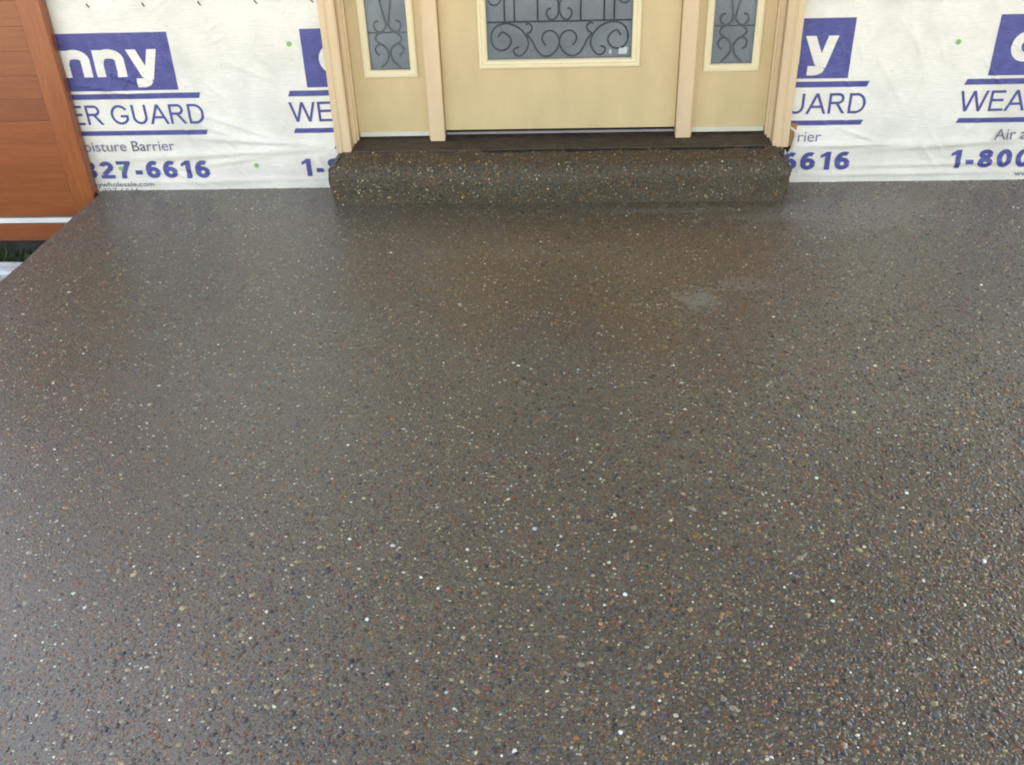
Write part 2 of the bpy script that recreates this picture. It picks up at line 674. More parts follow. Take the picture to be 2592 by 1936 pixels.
sm = ((P2[:, 0] - .435) / .075) ** 2 + ((P2[:, 1] + .955) / .07) ** 2
keep &= (sm > RNG.uniform(.2, 1.1, len(P2))) | (RNG.uniform(0, 1, len(P2)) < .15)
P2 = P2[keep]
ext = np.stack([RNG.uniform(-.9, 1.25, 90000), RNG.uniform(-3.0, -1.0, 90000)], 1)
pe = np.clip(.55 * ext[:, 0] + .75 * (-ext[:, 1] - 1.9) + .25, 0, 1) * (ext[:, 0] < .82 + (ext[:, 1] + 2.63) * .40 + .25)
ext = ext[RNG.uniform(0, 1, len(ext)) < pe * .85][:42000]
n_first = len(P2)
P2 = np.concatenate([P2, ext])
N = len(P2)
print('stones', N)
rad = np.clip(RNG.lognormal(math.log(.0037), .36, N), .0018, .0095)
big = RNG.uniform(0, 1, N) < .004
rad[big] *= 1.5
prd = np.clip((P2[:, 0] + .2) * .3 + (-P2[:, 1] - 1.3) * .3, 0, .5)
hg = np.clip(rad * (.10 + .35 * prd * RNG.uniform(.3, 1.5, N)), .0002, .0024)
pos = np.concatenate([P2, np.zeros((N, 1))], 1)
nrm = np.tile(np.array([[0, 0, 1.]]), (N, 1))
tl = RNG.normal(0, .07, (N, 2)) * (1 + 3 * prd[:, None])
nrm[:, :2] = tl
nrm /= np.linalg.norm(nrm, axis=1, keepdims=True)
pebbles('pebble_aggregate', pos, nrm, rad, M_PEB, floor, hg)

# ------------------------------------------------------------------ door step
step = empty('door_step', (0, -.1, 0), 'rough pebble aggregate step with rounded edges below the beige front door', 'step')
prof = []   # profile in (y,z), from the top back to the floor, with running length
ZT, YF, RR = .154, -.188, .058
prof.append((-.0, ZT))
prof.append((-.06, ZT + .001))
prof.append((-.10, ZT - .001))
for k in range(7):
    a = math.pi / 2 + (math.pi / 2) * k / 6
    prof.append((YF + RR + RR * math.cos(a), ZT - RR + RR * math.sin(a)))
prof += [(YF - .001, .085), (YF, .055), (YF, .030), (YF - .001, .010), (YF - .002, -.004)]


def step_pt(x, i_f):
    """point on the step skin; x along, i_f profile index (float)"""
    i = min(int(i_f), len(prof) - 2)
    f = i_f - i
    y = prof[i][0] * (1 - f) + prof[i + 1][0] * f
    z = prof[i][1] * (1 - f) + prof[i + 1][1] * f
    # width: bulges at z~.12, drawn in at the very top and at the foot
    return y, z


def side_w(z, sgn):
    return float(np.interp(z, [0, .03, .10, .128, .145, .156], [.850, .856, .866, .862, .848, .826])) + (.020 if sgn < 0 else 0) + .004 * noise.noise(Vector((z * 40, sgn, 2)))


xsn = 110
Vs, Fs = [], []
top_grid = []
for j, (py, pz) in enumerate(prof):
    row = []
    for i in range(xsn + 1):
        u = i / xsn * 2 - 1
        zz = max(pz, 0)
        w = side_w(zz, 1 if u > 0 else -1)
        # round the plan corners at the front
        x = u * w
        cr = max(0, (abs(x) - (w - .035)) / .035)
        yy = py
        if py < -.12:
            yy = py + .016 * cr ** 2
        n_ = .0045 * noise.noise(Vector((x * 14, py * 14, pz * 14))) + .0022 * noise.noise(Vector((x * 45, py * 45, pz * 45)))
        wave = .007 * noise.noise(Vector((x * 2.3, 7, pz * 9)))
        row.append(len(Vs))
        Vs.append((x, yy - (n_ + wave if pz < ZT - .01 else 0), pz + (n_ if pz > .02 else 0)))
    top_grid.append(row)
for j in range(len(prof) - 1):
    for i in range(xsn):
        Fs.append((top_grid[j][i], top_grid[j + 1][i], top_grid[j + 1][i + 1], top_grid[j][i + 1]))
# sides: curtain from the profile outline back to the wall
for sgn, col_i in ((-1, 0), (1, xsn)):
    prev = None
    for j in range(len(prof)):
        a = top_grid[j][col_i]
        x, y, z = Vs[a]
        Vs.append((x, .012, z))
        b_ = len(Vs) - 1
        if prev:
            Fs.append((prev[0], a, b_, prev[1]) if sgn < 0 else (prev[1], b_, a, prev[0]))
        prev = (a, b_)
body = link('step_body', mesh_py('step_body', Vs, Fs), M_AGG_STEP, step, smooth=True)
# stones on the step
pp, nn_, rr = [], [], []
slen = [0]
for a, b_ in zip(prof, prof[1:]):
    slen.append(slen[-1] + math.hypot(a[0] - b_[0], a[1] - b_[1]))
for s_ in np.arange(.02, slen[-1] - .012, .0088):
    for x in np.arange(-.86, .84, .0092):
        if random.random() > .90:
            continue
        s2 = s_ + random.uniform(-.005, .005)
        x2 = x + random.uniform(-.006, .006)
        fi = float(np.interp(s2, slen, range(len(slen))))
        y, z = step_pt(x2, fi)
        y2, z2 = step_pt(x2, min(fi + .05, len(prof) - 1.01))
        y1, z1 = step_pt(x2, max(fi - .05, 0))
        ty, tz = y2 - y1, z2 - z1
        l_ = math.hypot(ty, tz) or 1
        w = side_w(max(z, 0), 1 if x2 > 0 else -1)
        if abs(x2) > w - .004:
            continue
        cr = max(0, (abs(x2) - (w - .035)) / .035)
        yy = y + (.016 * cr ** 2 if y < -.12 else 0)
        n_ = .0045 * noise.noise(Vector((x2 * 14, y * 14, z * 14))) + .0022 * noise.noise(Vector((x2 * 45, y * 45, z * 45)))
        wave = .007 * noise.noise(Vector((x2 * 2.3, 7, z * 9)))
        pp.append((x2, yy - (n_ + wave if z < ZT - .01 else 0), z + (n_ if z > .02 else 0)))
        nn_.append((0, tz / l_, -ty / l_))
        rr.append(1)
for sgn in (-1, 1):
    for z in np.arange(.01, .145, .009):
        for y in np.arange(-.17, -.01, .009):
            z2, y2 = z + random.uniform(-.005, .005), y + random.uniform(-.005, .005)
            pp.append((sgn * side_w(max(z2, 0), sgn), y2, z2))
            nn_.append((sgn, 0, .05))
pp, nn_ = np.array(pp), np.array(nn_, float)
nn_ += RNG.normal(0, .07, nn_.shape)
nn_ /= np.linalg.norm(nn_, axis=1, keepdims=True)
rad = np.clip(RNG.lognormal(math.log(.0037), .36, len(pp)), .0018, .008)
pebbles('pebble_aggregate', pp, nn_, rad, M_PEB_STEP, step, np.clip(rad * .32, .0004, .0022))

# ------------------------------------------------------------------ house wall: sheathing and printed wrap
wall = empty('house_wall', (0, .02, 0), 'house wall wrapped in white building paper printed with blue lettering', 'wall')
bm = bmesh.new()
box(bm, -3.05, -.83, .004, .16, -.10, 2.73)
box(bm, .83, 3.4, .004, .16, GZ - .05, 2.73)
box(bm, -.829, .829, .004, .16, 2.28, 2.73)
box(bm, -.829, .829, .004, .16, GZ - .05, .135)
obj_bm('sheathing', bm, M_OSB, wall)
box_obj('foundation', (-3.04, -.84, .010, .15, GZ - .05, -.1015), paint('dark_foundation', (.045, .045, .038, 1), .9, .25), wall)  # plain dark block below the sheathing
box_obj('framing', (-.9, .9, .165, .40, .0, 2.4), M_DARK, wall)


def sm01(a, b, x):
    t_ = min(1, max(0, (x - a) / (b - a)))
    return t_ * t_ * (3 - 2 * t_)


def crease(x, z, x0, z0, x1, z1, w, h):
    dx, dz = x1 - x0, z1 - z0
    L2 = dx * dx + dz * dz
    t_ = ((x - x0) * dx + (z - z0) * dz) / L2
    tc = min(1, max(0, t_))
    d = math.hypot(x - x0 - tc * dx, z - z0 - tc * dz)
    if d > 3 * w:
        return 0
    return h * math.exp(-(d / w) ** 2) * math.sin(math.pi * min(1, max(0, .02 + .96 * tc)))


CRE = [(-1.45, .33, -1.08, .19, .007, .0030), (-1.44, .28, -1.20, .185, .006, .0025), (-1.50, .22, -.90, .175, .010, .0040),
       (-1.80, .13, -.88, .165, .014, .0045), (-1.45, .10, -1.15, .135, .009, .003), (-1.60, .09, -1.40, .01, .008, .003),
       (-1.52, .10, -1.34, .01, .006, .0025), (-1.86, .43, -1.62, .385, .006, .003), (-1.74, .48, -1.55, .41, .006, .0028),
       (-1.20, .62, -1.02, .40, .010, .0020), (-1.10, .70, -.95, .45, .010, .0020), (-1.30, .52, -1.05, .42, .009, .0018),
       (.90, .145, 1.40, .155, .012, .0045), (1.10, .125, 1.80, .165, .015, .0045), (1.0, .06, 1.9, .075, .010, .003),
       (1.15, .50, 1.30, .28, .008, .0018), (1.25, .62, 1.38, .36, .009, .0016), (1.45, .66, 1.28, .30, .008, .0014),
       (1.05, .22, 1.25, .15, .008, .003), (.9, .03, 1.8, .035, .010, .0035), (-1.86, .03, -.9, .04, .010, .003),
       (-1.35, .20, -1.25, .03, .007, .0022), (1.35, .18, 1.48, .03, .007, .002)]
for _k in range(110):
    _x = random.choice([random.uniform(-1.8, -.95), random.uniform(.92, 1.9)])
    _z = random.uniform(.05, .75)
    _a = random.choice([random.gauss(-.9, .25), random.gauss(-1.2, .2), random.gauss(.8, .3)])
    _l = random.uniform(.05, .22)
    CRE.append((_x, _z, _x + _l * math.cos(_a), _z + _l * math.sin(_a), random.uniform(.0035, .006), random.uniform(.0006, .0020)))


def wrap_y(x, z):
    h = .0035 + .0035 * noise.noise(Vector((x * 2.3, z * 3.1, 0))) + .0016 * noise.noise(Vector((x * 9, z * 16, 4)))
    for c in CRE:
        h += 2.3 * crease(x, z, *c)
    h += .010 * (1 - sm01(.0, .05, z)) * .5
    if z < .03:
        h += .004 * noise.noise(Vector((x * 12, 1, 1)))
    # held tight along the casing
    ax = abs(x)
    if ax < .95 and z > .17:
        h *= .35 + .65 * sm01(.86, .95, ax)
    return -max(.0012, h)


TEAR = [(.870, .222), (.885, .211), (.897, .203), (.901, .18), (.896, .16), (.894, .146), (.884, .122), (.878, .118), (.866, .150)]


def in_poly(x, y, P):
    c = False
    j = len(P) - 1
    for i in range(len(P)):
        if (P[i][1] > y) != (P[j][1] > y) and x < (P[j][0] - P[i][0]) * (y - P[i][1]) / (P[j][1] - P[i][1]) + P[i][0]:
            c = not c
        j = i
    return c


GRID = {}


def wrap_sheet(x0, x1, zt):
    def axis(a, b, fine0, fine1, f, c):
        out = [a]
        while out[-1] < b - 1e-6:
            s = f if fine0 <= out[-1] <= fine1 else c
            out.append(min(b, out[-1] + s))
        return out
    if x0 > 0:
        X = [x0 + .0035 * i for i in range(12)]
        X += axis(X[-1] + .006, x1, 0, 2.1, .0075, .05)
        Z = [-.02 + .004 * i for i in range(66)] + axis(.248, zt, 0, .82, .0075, .06)
    else:
        X = axis(x0, x1, -2.1, 0, .0075, .05)
        Z = axis(-.02, zt, -1, .82, .0075, .06)
    GRID[x0 > 0] = (np.array(X), np.array(Z), np.array([[wrap_y(x, z) for x in X] for z in Z]))
    V, Fc = [], []
    for z in Z:
        for x in X:
            zz = z
            if z == Z[0]:
                zz = -.006 + .006 * noise.noise(Vector((x * 11, 0, 8)))
            V.append((x, wrap_y(x, z), zz))
    n = len(X)
    for j in range(len(Z) - 1):
        for i in range(n - 1):
            cx, cz = (X[i] + X[i + 1]) / 2, (Z[j] + Z[j + 1]) / 2
            if x0 > 0 and cx < .905 and cz < .23 and in_poly(cx, cz, TEAR):
                continue
            Fc.append((j * n + i, j * n + i + 1, (j + 1) * n + i + 1, (j + 1) * n + i))
    return mesh_py('house_wrap', V, Fc)


wrapL = link('house_wrap', wrap_sheet(-3.04, -.8705, 2.72), M_WRAP, wall, smooth=True)
wrapR = link('house_wrap', wrap_sheet(.8705, 3.35, 2.72), M_WRAP, wall, smooth=True)
# torn lip folded back beside the casing
V, Fc = [], []
for i, (x, z) in enumerate(TEAR[:8]):
    V += [(x - .001, -.004, z), (x + .007 + .002 * (i % 2), -.013 - .003 * (i % 3), z + .002), (x + .013, wrap_y(x + .013, z) - .001, z + .001)]
for i in range(7):
    for j in range(2):
        a = i * 3 + j
        Fc.append((a, a + 1, a + 4, a + 3))
link('torn_edge', mesh_py('torn_edge', V, Fc), M_WRAP, wrapR, smooth=True)
box_obj('exposed_wood', (.868, .905, -.0045, .003, .1455, .235), M_OSB, wall)
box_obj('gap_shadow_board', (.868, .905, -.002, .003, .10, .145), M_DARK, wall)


# --- flat print, cut finely and laid on the rippled wrap
def hinge(bm, x0, x1, z0, z1, lift, step_=.012):
    bmesh.ops.triangulate(bm, faces=bm.faces[:])
    GX, GZZ, GY = GRID[x0 > 0]
    for ax, cuts in ((0, GX[(GX > x0 + 1e-4) & (GX < x1 - 1e-4)]), (2, GZZ[(GZZ > z0 + 1e-4) & (GZZ < z1 - 1e-4)])):
        for k in cuts:
            no = [0, 0, 0]
            no[ax] = 1
            co = [0, 0, 0]
            co[ax] = k
            bmesh.ops.bisect_plane(bm, geom=bm.verts[:] + bm.edges[:] + bm.faces[:], plane_co=co, plane_no=no, dist=1e-6)
    for v in bm.verts:
        x, z = v.co.x, max(v.co.z, -.005)
        i = int(min(max(np.searchsorted(GX, x) - 1, 0), len(GX) - 2))
        j = int(min(max(np.searchsorted(GZZ, z) - 1, 0), len(GZZ) - 2))
        a = min(1, max(0, (x - GX[i]) / (GX[i + 1] - GX[i])))
        b = min(1, max(0, (z - GZZ[j]) / (GZZ[j + 1] - GZZ[j])))
        y = (GY[j, i] * (1 - a) + GY[j, i + 1] * a) * (1 - b) + (GY[j + 1, i] * (1 - a) + GY[j + 1, i + 1] * a) * b
        v.co.y += y - lift


def printed(name, polys, m, parent, lift, clip):
    """polys in wall coordinates (x,z); clip=(xmin,xmax)"""
    bm = bmesh.new()
    e = 0
    for P in polys:
        vs = [bm.verts.new((x, -e, z)) for x, z in P]
        try:
            bm.faces.new(vs)
        except ValueError:
            pass
        e += 4e-6
    for xx, keepg in ((clip[0], 1), (clip[1], -1)):
        bmesh.ops.bisect_plane(bm, geom=bm.verts[:] + bm.edges[:] + bm.faces[:], plane_co=(xx, 0, 0), plane_no=(-keepg, 0, 0),
                               dist=1e-6, clear_outer=True)
    bmesh.ops.bisect_plane(bm, geom=bm.verts[:] + bm.edges[:] + bm.faces[:], plane_co=(0, 0, -.004), plane_no=(0, 0, -1), dist=1e-6, clear_outer=True)
    if not bm.faces:
        bm.free()
        return None
    X = [v.co.x for v in bm.verts]
    Z = [v.co.z for v in bm.verts]
    hinge(bm, min(X), max(X), min(Z), max(Z), lift)
    for f in bm.faces:
        f.normal_update()
        if f.normal.y > 0:
            f.normal_flip()
    me = bpy.data.meshes.new(name)
    bm.to_mesh(me)
    bm.free()
    return link(name, me, m, parent)


# --- a plain grotesque letter set made of strokes
def arc(cx, cy, rx, ry, a0, a1, n=14):
    return [(cx + rx * math.cos(math.radians(a0 + (a1 - a0) * i / n)), cy + ry * math.sin(math.radians(a0 + (a1 - a0) * i / n))) for i in range(n + 1)]


def stroke(pts, s, asp=1.0):
    """polyline -> quads of width s (asp corrects a later x squeeze)"""
    out = []
    q_ = [pts[0]]
    for p in pts[1:]:
        if math.hypot(p[0] - q_[-1][0], p[1] - q_[-1][1]) > 1e-3:
            q_.append(p)
    pts = q_
    L_, R_ = [], []
    for i, p in enumerate(pts):
        a = pts[max(i - 1, 0)]
        b = pts[min(i + 1, len(pts) - 1)]
        dx, dy = (b[0] - a[0]), (b[1] - a[1])
        l = math.hypot(dx, dy) or 1
        nx, ny = -dy / l, dx / l
        k = 1.0
        if 0 < i < len(pts) - 1:
            d1 = (p[0] - a[0], p[1] - a[1])
            l1 = math.hypot(*d1) or 1
            c = (-d1[1] / l1) * nx + (d1[0] / l1) * ny
            k = 1 / max(.5, c)
        L_.append((p[0] + nx * s / 2 * k, p[1] + ny * s / 2 * k))
        R_.append((p[0] - nx * s / 2 * k, p[1] - ny * s / 2 * k))
    for i in range(len(pts) - 1):
        out.append([L_[i], L_[i + 1], R_[i + 1], R_[i]])
    return out


def Q(x0, y0, x1, y1, s):
    dx, dy = x1 - x0, y1 - y0
    w = s * math.hypot(dx, dy) / abs(dy) / 2
    return [[(x0 - w, y0), (x0 + w, y0), (x1 + w, y1), (x1 - w, y1)]]


def glyph(ch, s):
    h = s / 2
    S = lambda pts: stroke(pts, s)
    if ch == 'W':
        w = 1.30
        a = s * .52
        return w, Q(a, 1, .345, 0, s) + Q(.345, 0, .65, 1, s) + Q(.65, 1, .955, 0, s) + Q(.955, 0, w - a, 1, s)
    if ch == 'E':
        return .80, S([(.08 + h, 0), (.08 + h, 1)]) + S([(.08, h), (.76, h)]) + S([(.08, .53), (.71, .53)]) + S([(.08, 1 - h), (.75, 1 - h)])
    if ch == 'A':
        return .92, Q(.055, 0, .46, 1, s) + Q(.865, 0, .46, 1, s) + S([(.2, .345), (.72, .345)])
    if ch == 'T':
        return .80, S([(.4, 0), (.4, 1)]) + S([(.03, 1 - h), (.77, 1 - h)])
    if ch == 'H':
        return .90, S([(.08 + h, 0), (.08 + h, 1)]) + S([(.82 - h, 0), (.82 - h, 1)]) + S([(.08, .54), (.82, .54)])
    if ch == 'R':
        return .90, S([(.08 + h, 0), (.08 + h, 1)]) + S([(.08, 1 - h), (.5, 1 - h)] + arc(.52, .73, .27 - h + .0, .27 - h, 90, -90) + [(.08, .46 + h)]) + Q(.47, .5, .81, 0, s)
    if ch == 'G':
        return 1.02, S(arc(.52, .5, .46 - h, .5 - h, 33, 329, 26) + [(.93 - h, .49 - h)]) + S([(.54, .49 - h), (.93, .49 - h)])
    if ch == 'U':
        return .92, S([(.09 + h, 1), (.09 + h, .38)] + arc(.46, .38, .37 - h, .38 - h, 180, 360) + [(.83 - h, .38), (.83 - h, 1)])
    if ch == 'D':
        return .94, S([(.09 + h, 0), (.09 + h, 1)]) + S([(.09, 1 - h), (.42, 1 - h)] + arc(.42, .5, .46 - h, .5 - h, 90, -90, 18) + [(.09, h)])
    # digits
    if ch == '1':
        return .62, S([(.42, 0), (.42, 1)]) + Q(.42 - .02, 1, .39, .80, s * .7) + [[(.10, .80 - s * .62), (.10, .82), (.36, 1), (.42, .82)]]
    if ch == '-':
        return .46, S([(.06, .34), (.40, .34)])
    if ch == '0':
        return .74, S(arc(.37, .5, .33 - h, .5 - h, 0, 360, 28))
    if ch == '8':
        return .74, S(arc(.37, .735, .30 - h, .265 - h, 0, 360, 22)) + S(arc(.37, .29, .33 - h, .29 - h, 0, 360, 24))
    if ch == '3':
        return .74, S(arc(.35, .74, .31 - h, .26 - h, 165, -88, 16)) + S(arc(.35, .29, .34 - h, .29 - h, 92, -165, 18))
    if ch == '2':
        return .74, S(arc(.37, .68, .32 - h, .32 - h, 170, -38, 16) + [(.17, s * .9)]) + [[(.03, 0), (.70, 0), (.70, s * .88), (.03, s * .88)]]
    if ch == '7':
        return .74, [[(.05, 1), (.70, 1), (.70, 1 - s * .8), (.05, 1 - s * .88)]] + S([(.70 - h * .9, 1 - h), (.44, .6), (.33, .3), (.29, 0)])
    if ch == '6':
        return .74, S(arc(.38, .33, .33 - h, .33 - h, 0, 360, 24)) + S(arc(.44, .48, .40 - h, .52 - h, 196, 62, 14))
    if ch == 'd':
        return 1.30, S(arc(.56, .5, .52 - h, .54 - h, 0, 360, 26)) + S([(1.17 - h, 0), (1.17 - h, 1.40)])
    if ch == 'e':
        return 1.24, S(arc(.60, .5, .56 - h, .54 - h, -38, -355, 28)) + stroke([(.25, .46), (1.10, .46)], s * .62)
    if ch == 'n':
        return 1.30, S([(.08 + h, 0), (.08 + h, 1)]) + S([(.10 + h, .56)] + arc(.665, .62, .555 - h, .41 - h, 150, 0, 14) + [(1.22 - h, .3), (1.22 - h, 0)])
    if ch == 'y':
        return 1.26, Q(.05 + s * .55, 1, .66, -.02, s) + Q(1.22 - s * .55, 1, .70, -.14, s) + S([(.70, -.10), (.66, -.17)] + arc(.45, -.13, .20, .11, -20, -90, 6) + [(.24, -.235)])
    return .32, []


def stroke_text(txt, s, x0, x1, z0, hgt, track=.0):
    polys, pen = [], 0
    for ch in txt:
        w, g = glyph(ch, s)
        polys += [[(pen + px, py) for px, py in p] for p in g]
        pen += w + track
    kx = (x1 - x0) / (pen - track)
    return [[(x0 + px * kx, z0 + py * hgt) for px, py in p] for p in polys]


def font_text(name, txt, x0, x1, z0, hgt, m, parent, lift, clip, off=0):
    cu = bpy.data.curves.new('tmp', 'FONT')
    cu.body = txt
    cu.offset = off
    o = bpy.data.objects.new('tmp', cu)
    C.objects.link(o)
    dg = bpy.context.evaluated_depsgraph_get()
    me = bpy.data.meshes.new_from_object(o.evaluated_get(dg))
    bpy.data.objects.remove(o)
    bpy.data.curves.remove(cu)
    xs_ = [v.co.x for v in me.vertices]
    a, b = min(xs_), max(xs_)
    P = []
    for p in me.polygons:
        P.append([(x0 + (me.vertices[i].co.x - a) / (b - a) * (x1 - x0), z0 + me.vertices[i].co.y / .69 * hgt) for i in p.vertices])
    bpy.data.meshes.remove(me)
    return printed(name, P, m, parent, lift, clip)


PER = 1.267
for k, (par, clip) in enumerate(((wrapL, (-1.95, -.8706)), (wrapL, (-1.95, -.8706)), (wrapR, (.8706, 2.6)), (wrapR, (.8706, 2.6)), )):
    o_ = (k - 1) * PER + (.006 if k == 0 else 0)
    bx0 = -.960 + o_
    if k == 2:
        clip = (.8706, 2.6)
    printed('logo_panel', [[(bx0, .404), (bx0 + .760, .404), (bx0 + .760, .620), (bx0, .620)]], M_BLUE, par, .0010, clip)
    printed('logo_lettering', stroke_text('denny', .34, bx0 + .055, bx0 + .712, .457, .101, .0), M_WRAP, par, .0016, clip)
    u = -1.036 + o_
    lines = []
    for z0, z1 in ((.371, .3925), (.2265, .2455)):
        lines.append([(u - .003, z0), (u + .918 - .008, z0), (u + .918, z1), (u + .006, z1)])
    printed('printed_line', [lines[0]], M_BLUE, par, .0010, clip)
    printed('printed_line', [lines[1]], M_BLUE, par, .0010, clip)
    printed('printed_words', stroke_text('WEATHER GUARD', .125, -1.043 + o_, -.115 + o_, .271, .0775, .02), M_BLUE, par, .0011, clip)
    font_text('printed_words', 'Air and Moisture Barrier', -.886 + o_, -.266 + o_, .163, .041, M_INKGREY, par, .0011, clip)
    printed('phone_number', stroke_text('1-800-327-6616', .235, -1.036 + o_, -.140 + o_, .049, .0725, .08), M_BLUE, par, .0011, clip)
    font_text('printed_words', 'www.dennywholesale.com', -.776 + o_, -.383 + o_, .016, .021, M_INKGREY, par, .0012, clip)
    if k < 1:
        font_text('printed_words', '1-800-327-6616', -.70 + o_, -.45 + o_, -.012, .022, M_INKGREY, par, .0012, clip)

# staples and green fixing dots
for x in (-1.732, -1.523, -1.315, -1.106, -.899, .98, 1.19, 1.40, 1.61, 1.82):
    zz = .718 if x < 0 else .76
    bm = bmesh.new()
    box(bm, -.0022, .0022, -.0025, .001, -.008, .008)
    bmesh.ops.rotate(bm, verts=bm.verts, cent=(0, 0, 0), matrix=Matrix.Rotation(random.uniform(-.7, -.3), 3, 'Y'))
    bmesh.ops.translate(bm, verts=bm.verts, vec=(x, wrap_y(x, zz) - .0005, zz))
    obj_bm('staple', bm, M_STAPLE, wrapL if x < 0 else wrapR)
for x, z in ((-1.767, .091), (-1.211, .097), (-1.005, .567), (1.442, .527)):
    printed('green_dot', [[(x + .0095 * math.cos(a), z + .0095 * math.sin(a)) for a in [2 * math.pi * i / 18 for i in range(18)]]],
            M_GREEN, wrapL if x < 0 else wrapR, .0018, (-3, 3))

# ------------------------------------------------------------------ front door with sidelights
door = empty('front_door', (0, .03, .155), 'beige front door with two sidelights and black scrollwork behind grey glass', 'door')
TOPZ = 2.27
CP = [(-.875, .002), (-.875, -.026), (-.871, -.030), (-.852, -.0305), (-.849, -.0275), (-.843, -.0275), (-.839, -.031),
      (-.821, -.0305), (-.815, -.026), (-.815, .002)]
for sg in (-1, 1):
    pts = [(sg * abs(x) * 1.0, y) for x, y in CP]
    prism_z('casing', pts, lambda x, y: .152 + .0015 * noise.noise(Vector((x * 70, y * 70, 0))), TOPZ, M_CASE, door)
    # jamb with rebate and stop
    jp = [(-.829, .003), (-.8135, .003), (-.8125, -.004), (-.812, .026), (-.803, .028), (-.803, .048), (-.797, .050), (-.797, .150), (-.829, .150)]
    prism_z('jamb', [(sg * abs(x), y) for x, y in jp], lambda x, y: .152 + max(0, y) * .3, 2.25, M_CASE, door)
prism_x('head_casing', [(.002, TOPZ), (-.03, TOPZ), (-.03, TOPZ + .055), (.002, TOPZ + .055)], -.88, .88, M_CASE, door, .003)
box_obj('head_jamb', (-.796, .796, .004, .150, 2.235, 2.268), M_CASE, door)
for sg in (-1, 1):
    mp = [(.4505, .14), (.4505, .033), (.4525, .030), (.505, .030), (.508, .033), (.508, .045), (.512, .047), (.512, .14)]
    prism_z('mullion', [(sg * x, y) for x, y in mp], .1735, 2.234, M_CASE, door)
# threshold: dark sloping sill with a nosing
prism_x('threshold', [(.145, .140), (.145, .193), (.085, .186), (.062, .1765), (.020, .169), (-.022, .1625), (-.034, .160), (-.036, .1555), (-.030, .140)],
        -.811, .811, None, door)
gapo = bmesh.new()  # black strip put in for the shaded gap below the threshold
for k_ in range(60):
    x_ = -.30 + 1.08 * k_ / 60
    hh_ = .0025 + .0035 * abs(noise.noise(Vector((x_ * 13, 4, 4)))) * 2
    box(gapo, x_, x_ + .0179, -.050 - .004 * abs(noise.noise(Vector((x_ * 30, 1, 2)))), -.0365, .150, .1565 + hh_ * .5)
obj_bm('sill_gap_shade', gapo, M_DARK, door)
t = NT('weathered_threshold')
v = t.coord((1, 1, 1))
n1 = t.noise(t.coord((2, 12, 12)), 8, 6, .65)
n2 = t.noise(v, 120, 3)
c = t.ramp(t.mix(.4, n1, n2), [(.35, L(30, 26, 22)), (.52, L(62, 52, 42)), (.72, L(100, 86, 68))])
t.col(c)
t.rough(.6)
t.bump(n2, .5, .0015)
for ob in door.children:
    if ob.name == 'threshold':
        ob.data.materials.clear()
        ob.data.materials.append(t.m)


def mat_glass():
    t = NT('obscure_glass')
    v = t.coord()
    n = t.noise(v, 5, 4, .5)
    f = t.noise(t.coord((1, 1, .7)), 150, 3)
    t.col(t.ramp(n, [(.3, L(128, 133, 136)), (.6, L(150, 156, 160)), (.8, L(168, 170, 168))]))
    t.rough(.30)
    t.b.inputs['Specular IOR Level'].default_value = .5
    t.bump(f, .8, .0025)
    return t.m


def mat_clear():
    t = NT('clear_pane')
    t.b.inputs['Base Color'].default_value = (.96, .98, .98, 1)
    t.b.inputs['Transmission Weight'].default_value = 1
    t.rough(.02)
    t.b.inputs['IOR'].default_value = 1.45
    tb = t.n('ShaderNodeBsdfTransparent')
    tb.inputs[0].default_value = (.97, .98, .98, 1)
    gl = t.n('ShaderNodeBsdfGlossy')
    gl.inputs['Roughness'].default_value = .05
    fr = t.n('ShaderNodeFresnel')
    mx = t.n('ShaderNodeMixShader')
    t.l(fr.outputs[0], mx.inputs[0])
    t.l(tb.outputs[0], mx.inputs[1])
    t.l(gl.outputs[0], mx.inputs[2])
    t.l(mx.outputs[0], t.t.nodes['Material Output'].inputs[0])
    return t.m


M_GLASS = mat_glass()
M_CLEAR = mat_clear()
M_IRON2 = paint('dull_iron', L(122, 124, 124), .6, .15)
M_IRON = paint('dark_iron', L(84, 88, 98), .55, .12)
FPROF = [(0, 0), (.0005, .007), (.004, .0105), (.010, .0115), (.0135, .0085), (.0165, .0085), (.020, .0115), (.027, .0095), (.0315, .003), (.032, -.012)]
FPROF2 = [(0, 0), (.0005, .006), (.004, .009), (.011, .010), (.014, .008), (.022, .0075), (.028, .002), (.0285, -.010)]


def leaf_with_hole(name, x0, x1, z0, z1, y0, y1, hole, m, parent):
    hx0, hx1, hz0, hz1 = hole
    bm = bmesh.new()
    box(bm, x0, hx0, y0, y1, z0, z1)
    box(bm, hx1, x1, y0, y1, z0, z1)
    box(bm, hx0, hx1, y0, y1, z0, hz0)
    box(bm, hx0, hx1, y0, y1, hz1, z1)
    bmesh.ops.remove_doubles(bm, verts=bm.verts, dist=1e-5)
    # drop doubled inner faces
    seen = {}
    for f in bm.faces[:]:
        k = tuple(sorted(v.index for v in f.verts))
    bm.faces.ensure_lookup_table()
    bm.verts.index_update()
    for f in bm.faces:
        seen.setdefault(tuple(sorted(v.index for v in f.verts)), []).append(f)
    bad = [f for fs in seen.values() if len(fs) > 1 for f in fs]
    if bad:
        bmesh.ops.delete(bm, geom=bad, context='FACES')
    return obj_bm(name, bm, m, parent)


slab = leaf_with_hole('door_leaf', -.448, .448, .2075, 2.232, .060, .104, (-.285, .285, .463, 2.03), M_DOOR, door)
frame_mesh('glass_frame', -.303, .303, .4435, 2.05, FPROF, .060, M_FRAME, slab)
box_obj('glass', (-.284, .284, .078, .084, .464, 2.029), M_GLASS, slab)
box_obj('glass', (-.284, .284, .0665, .0685, .464, 2.029), M_CLEAR, slab)


def zoomD(pts):
    return [((x - 1083) * .000293, .477 + (770 - y) * .00028) for x, y in pts]


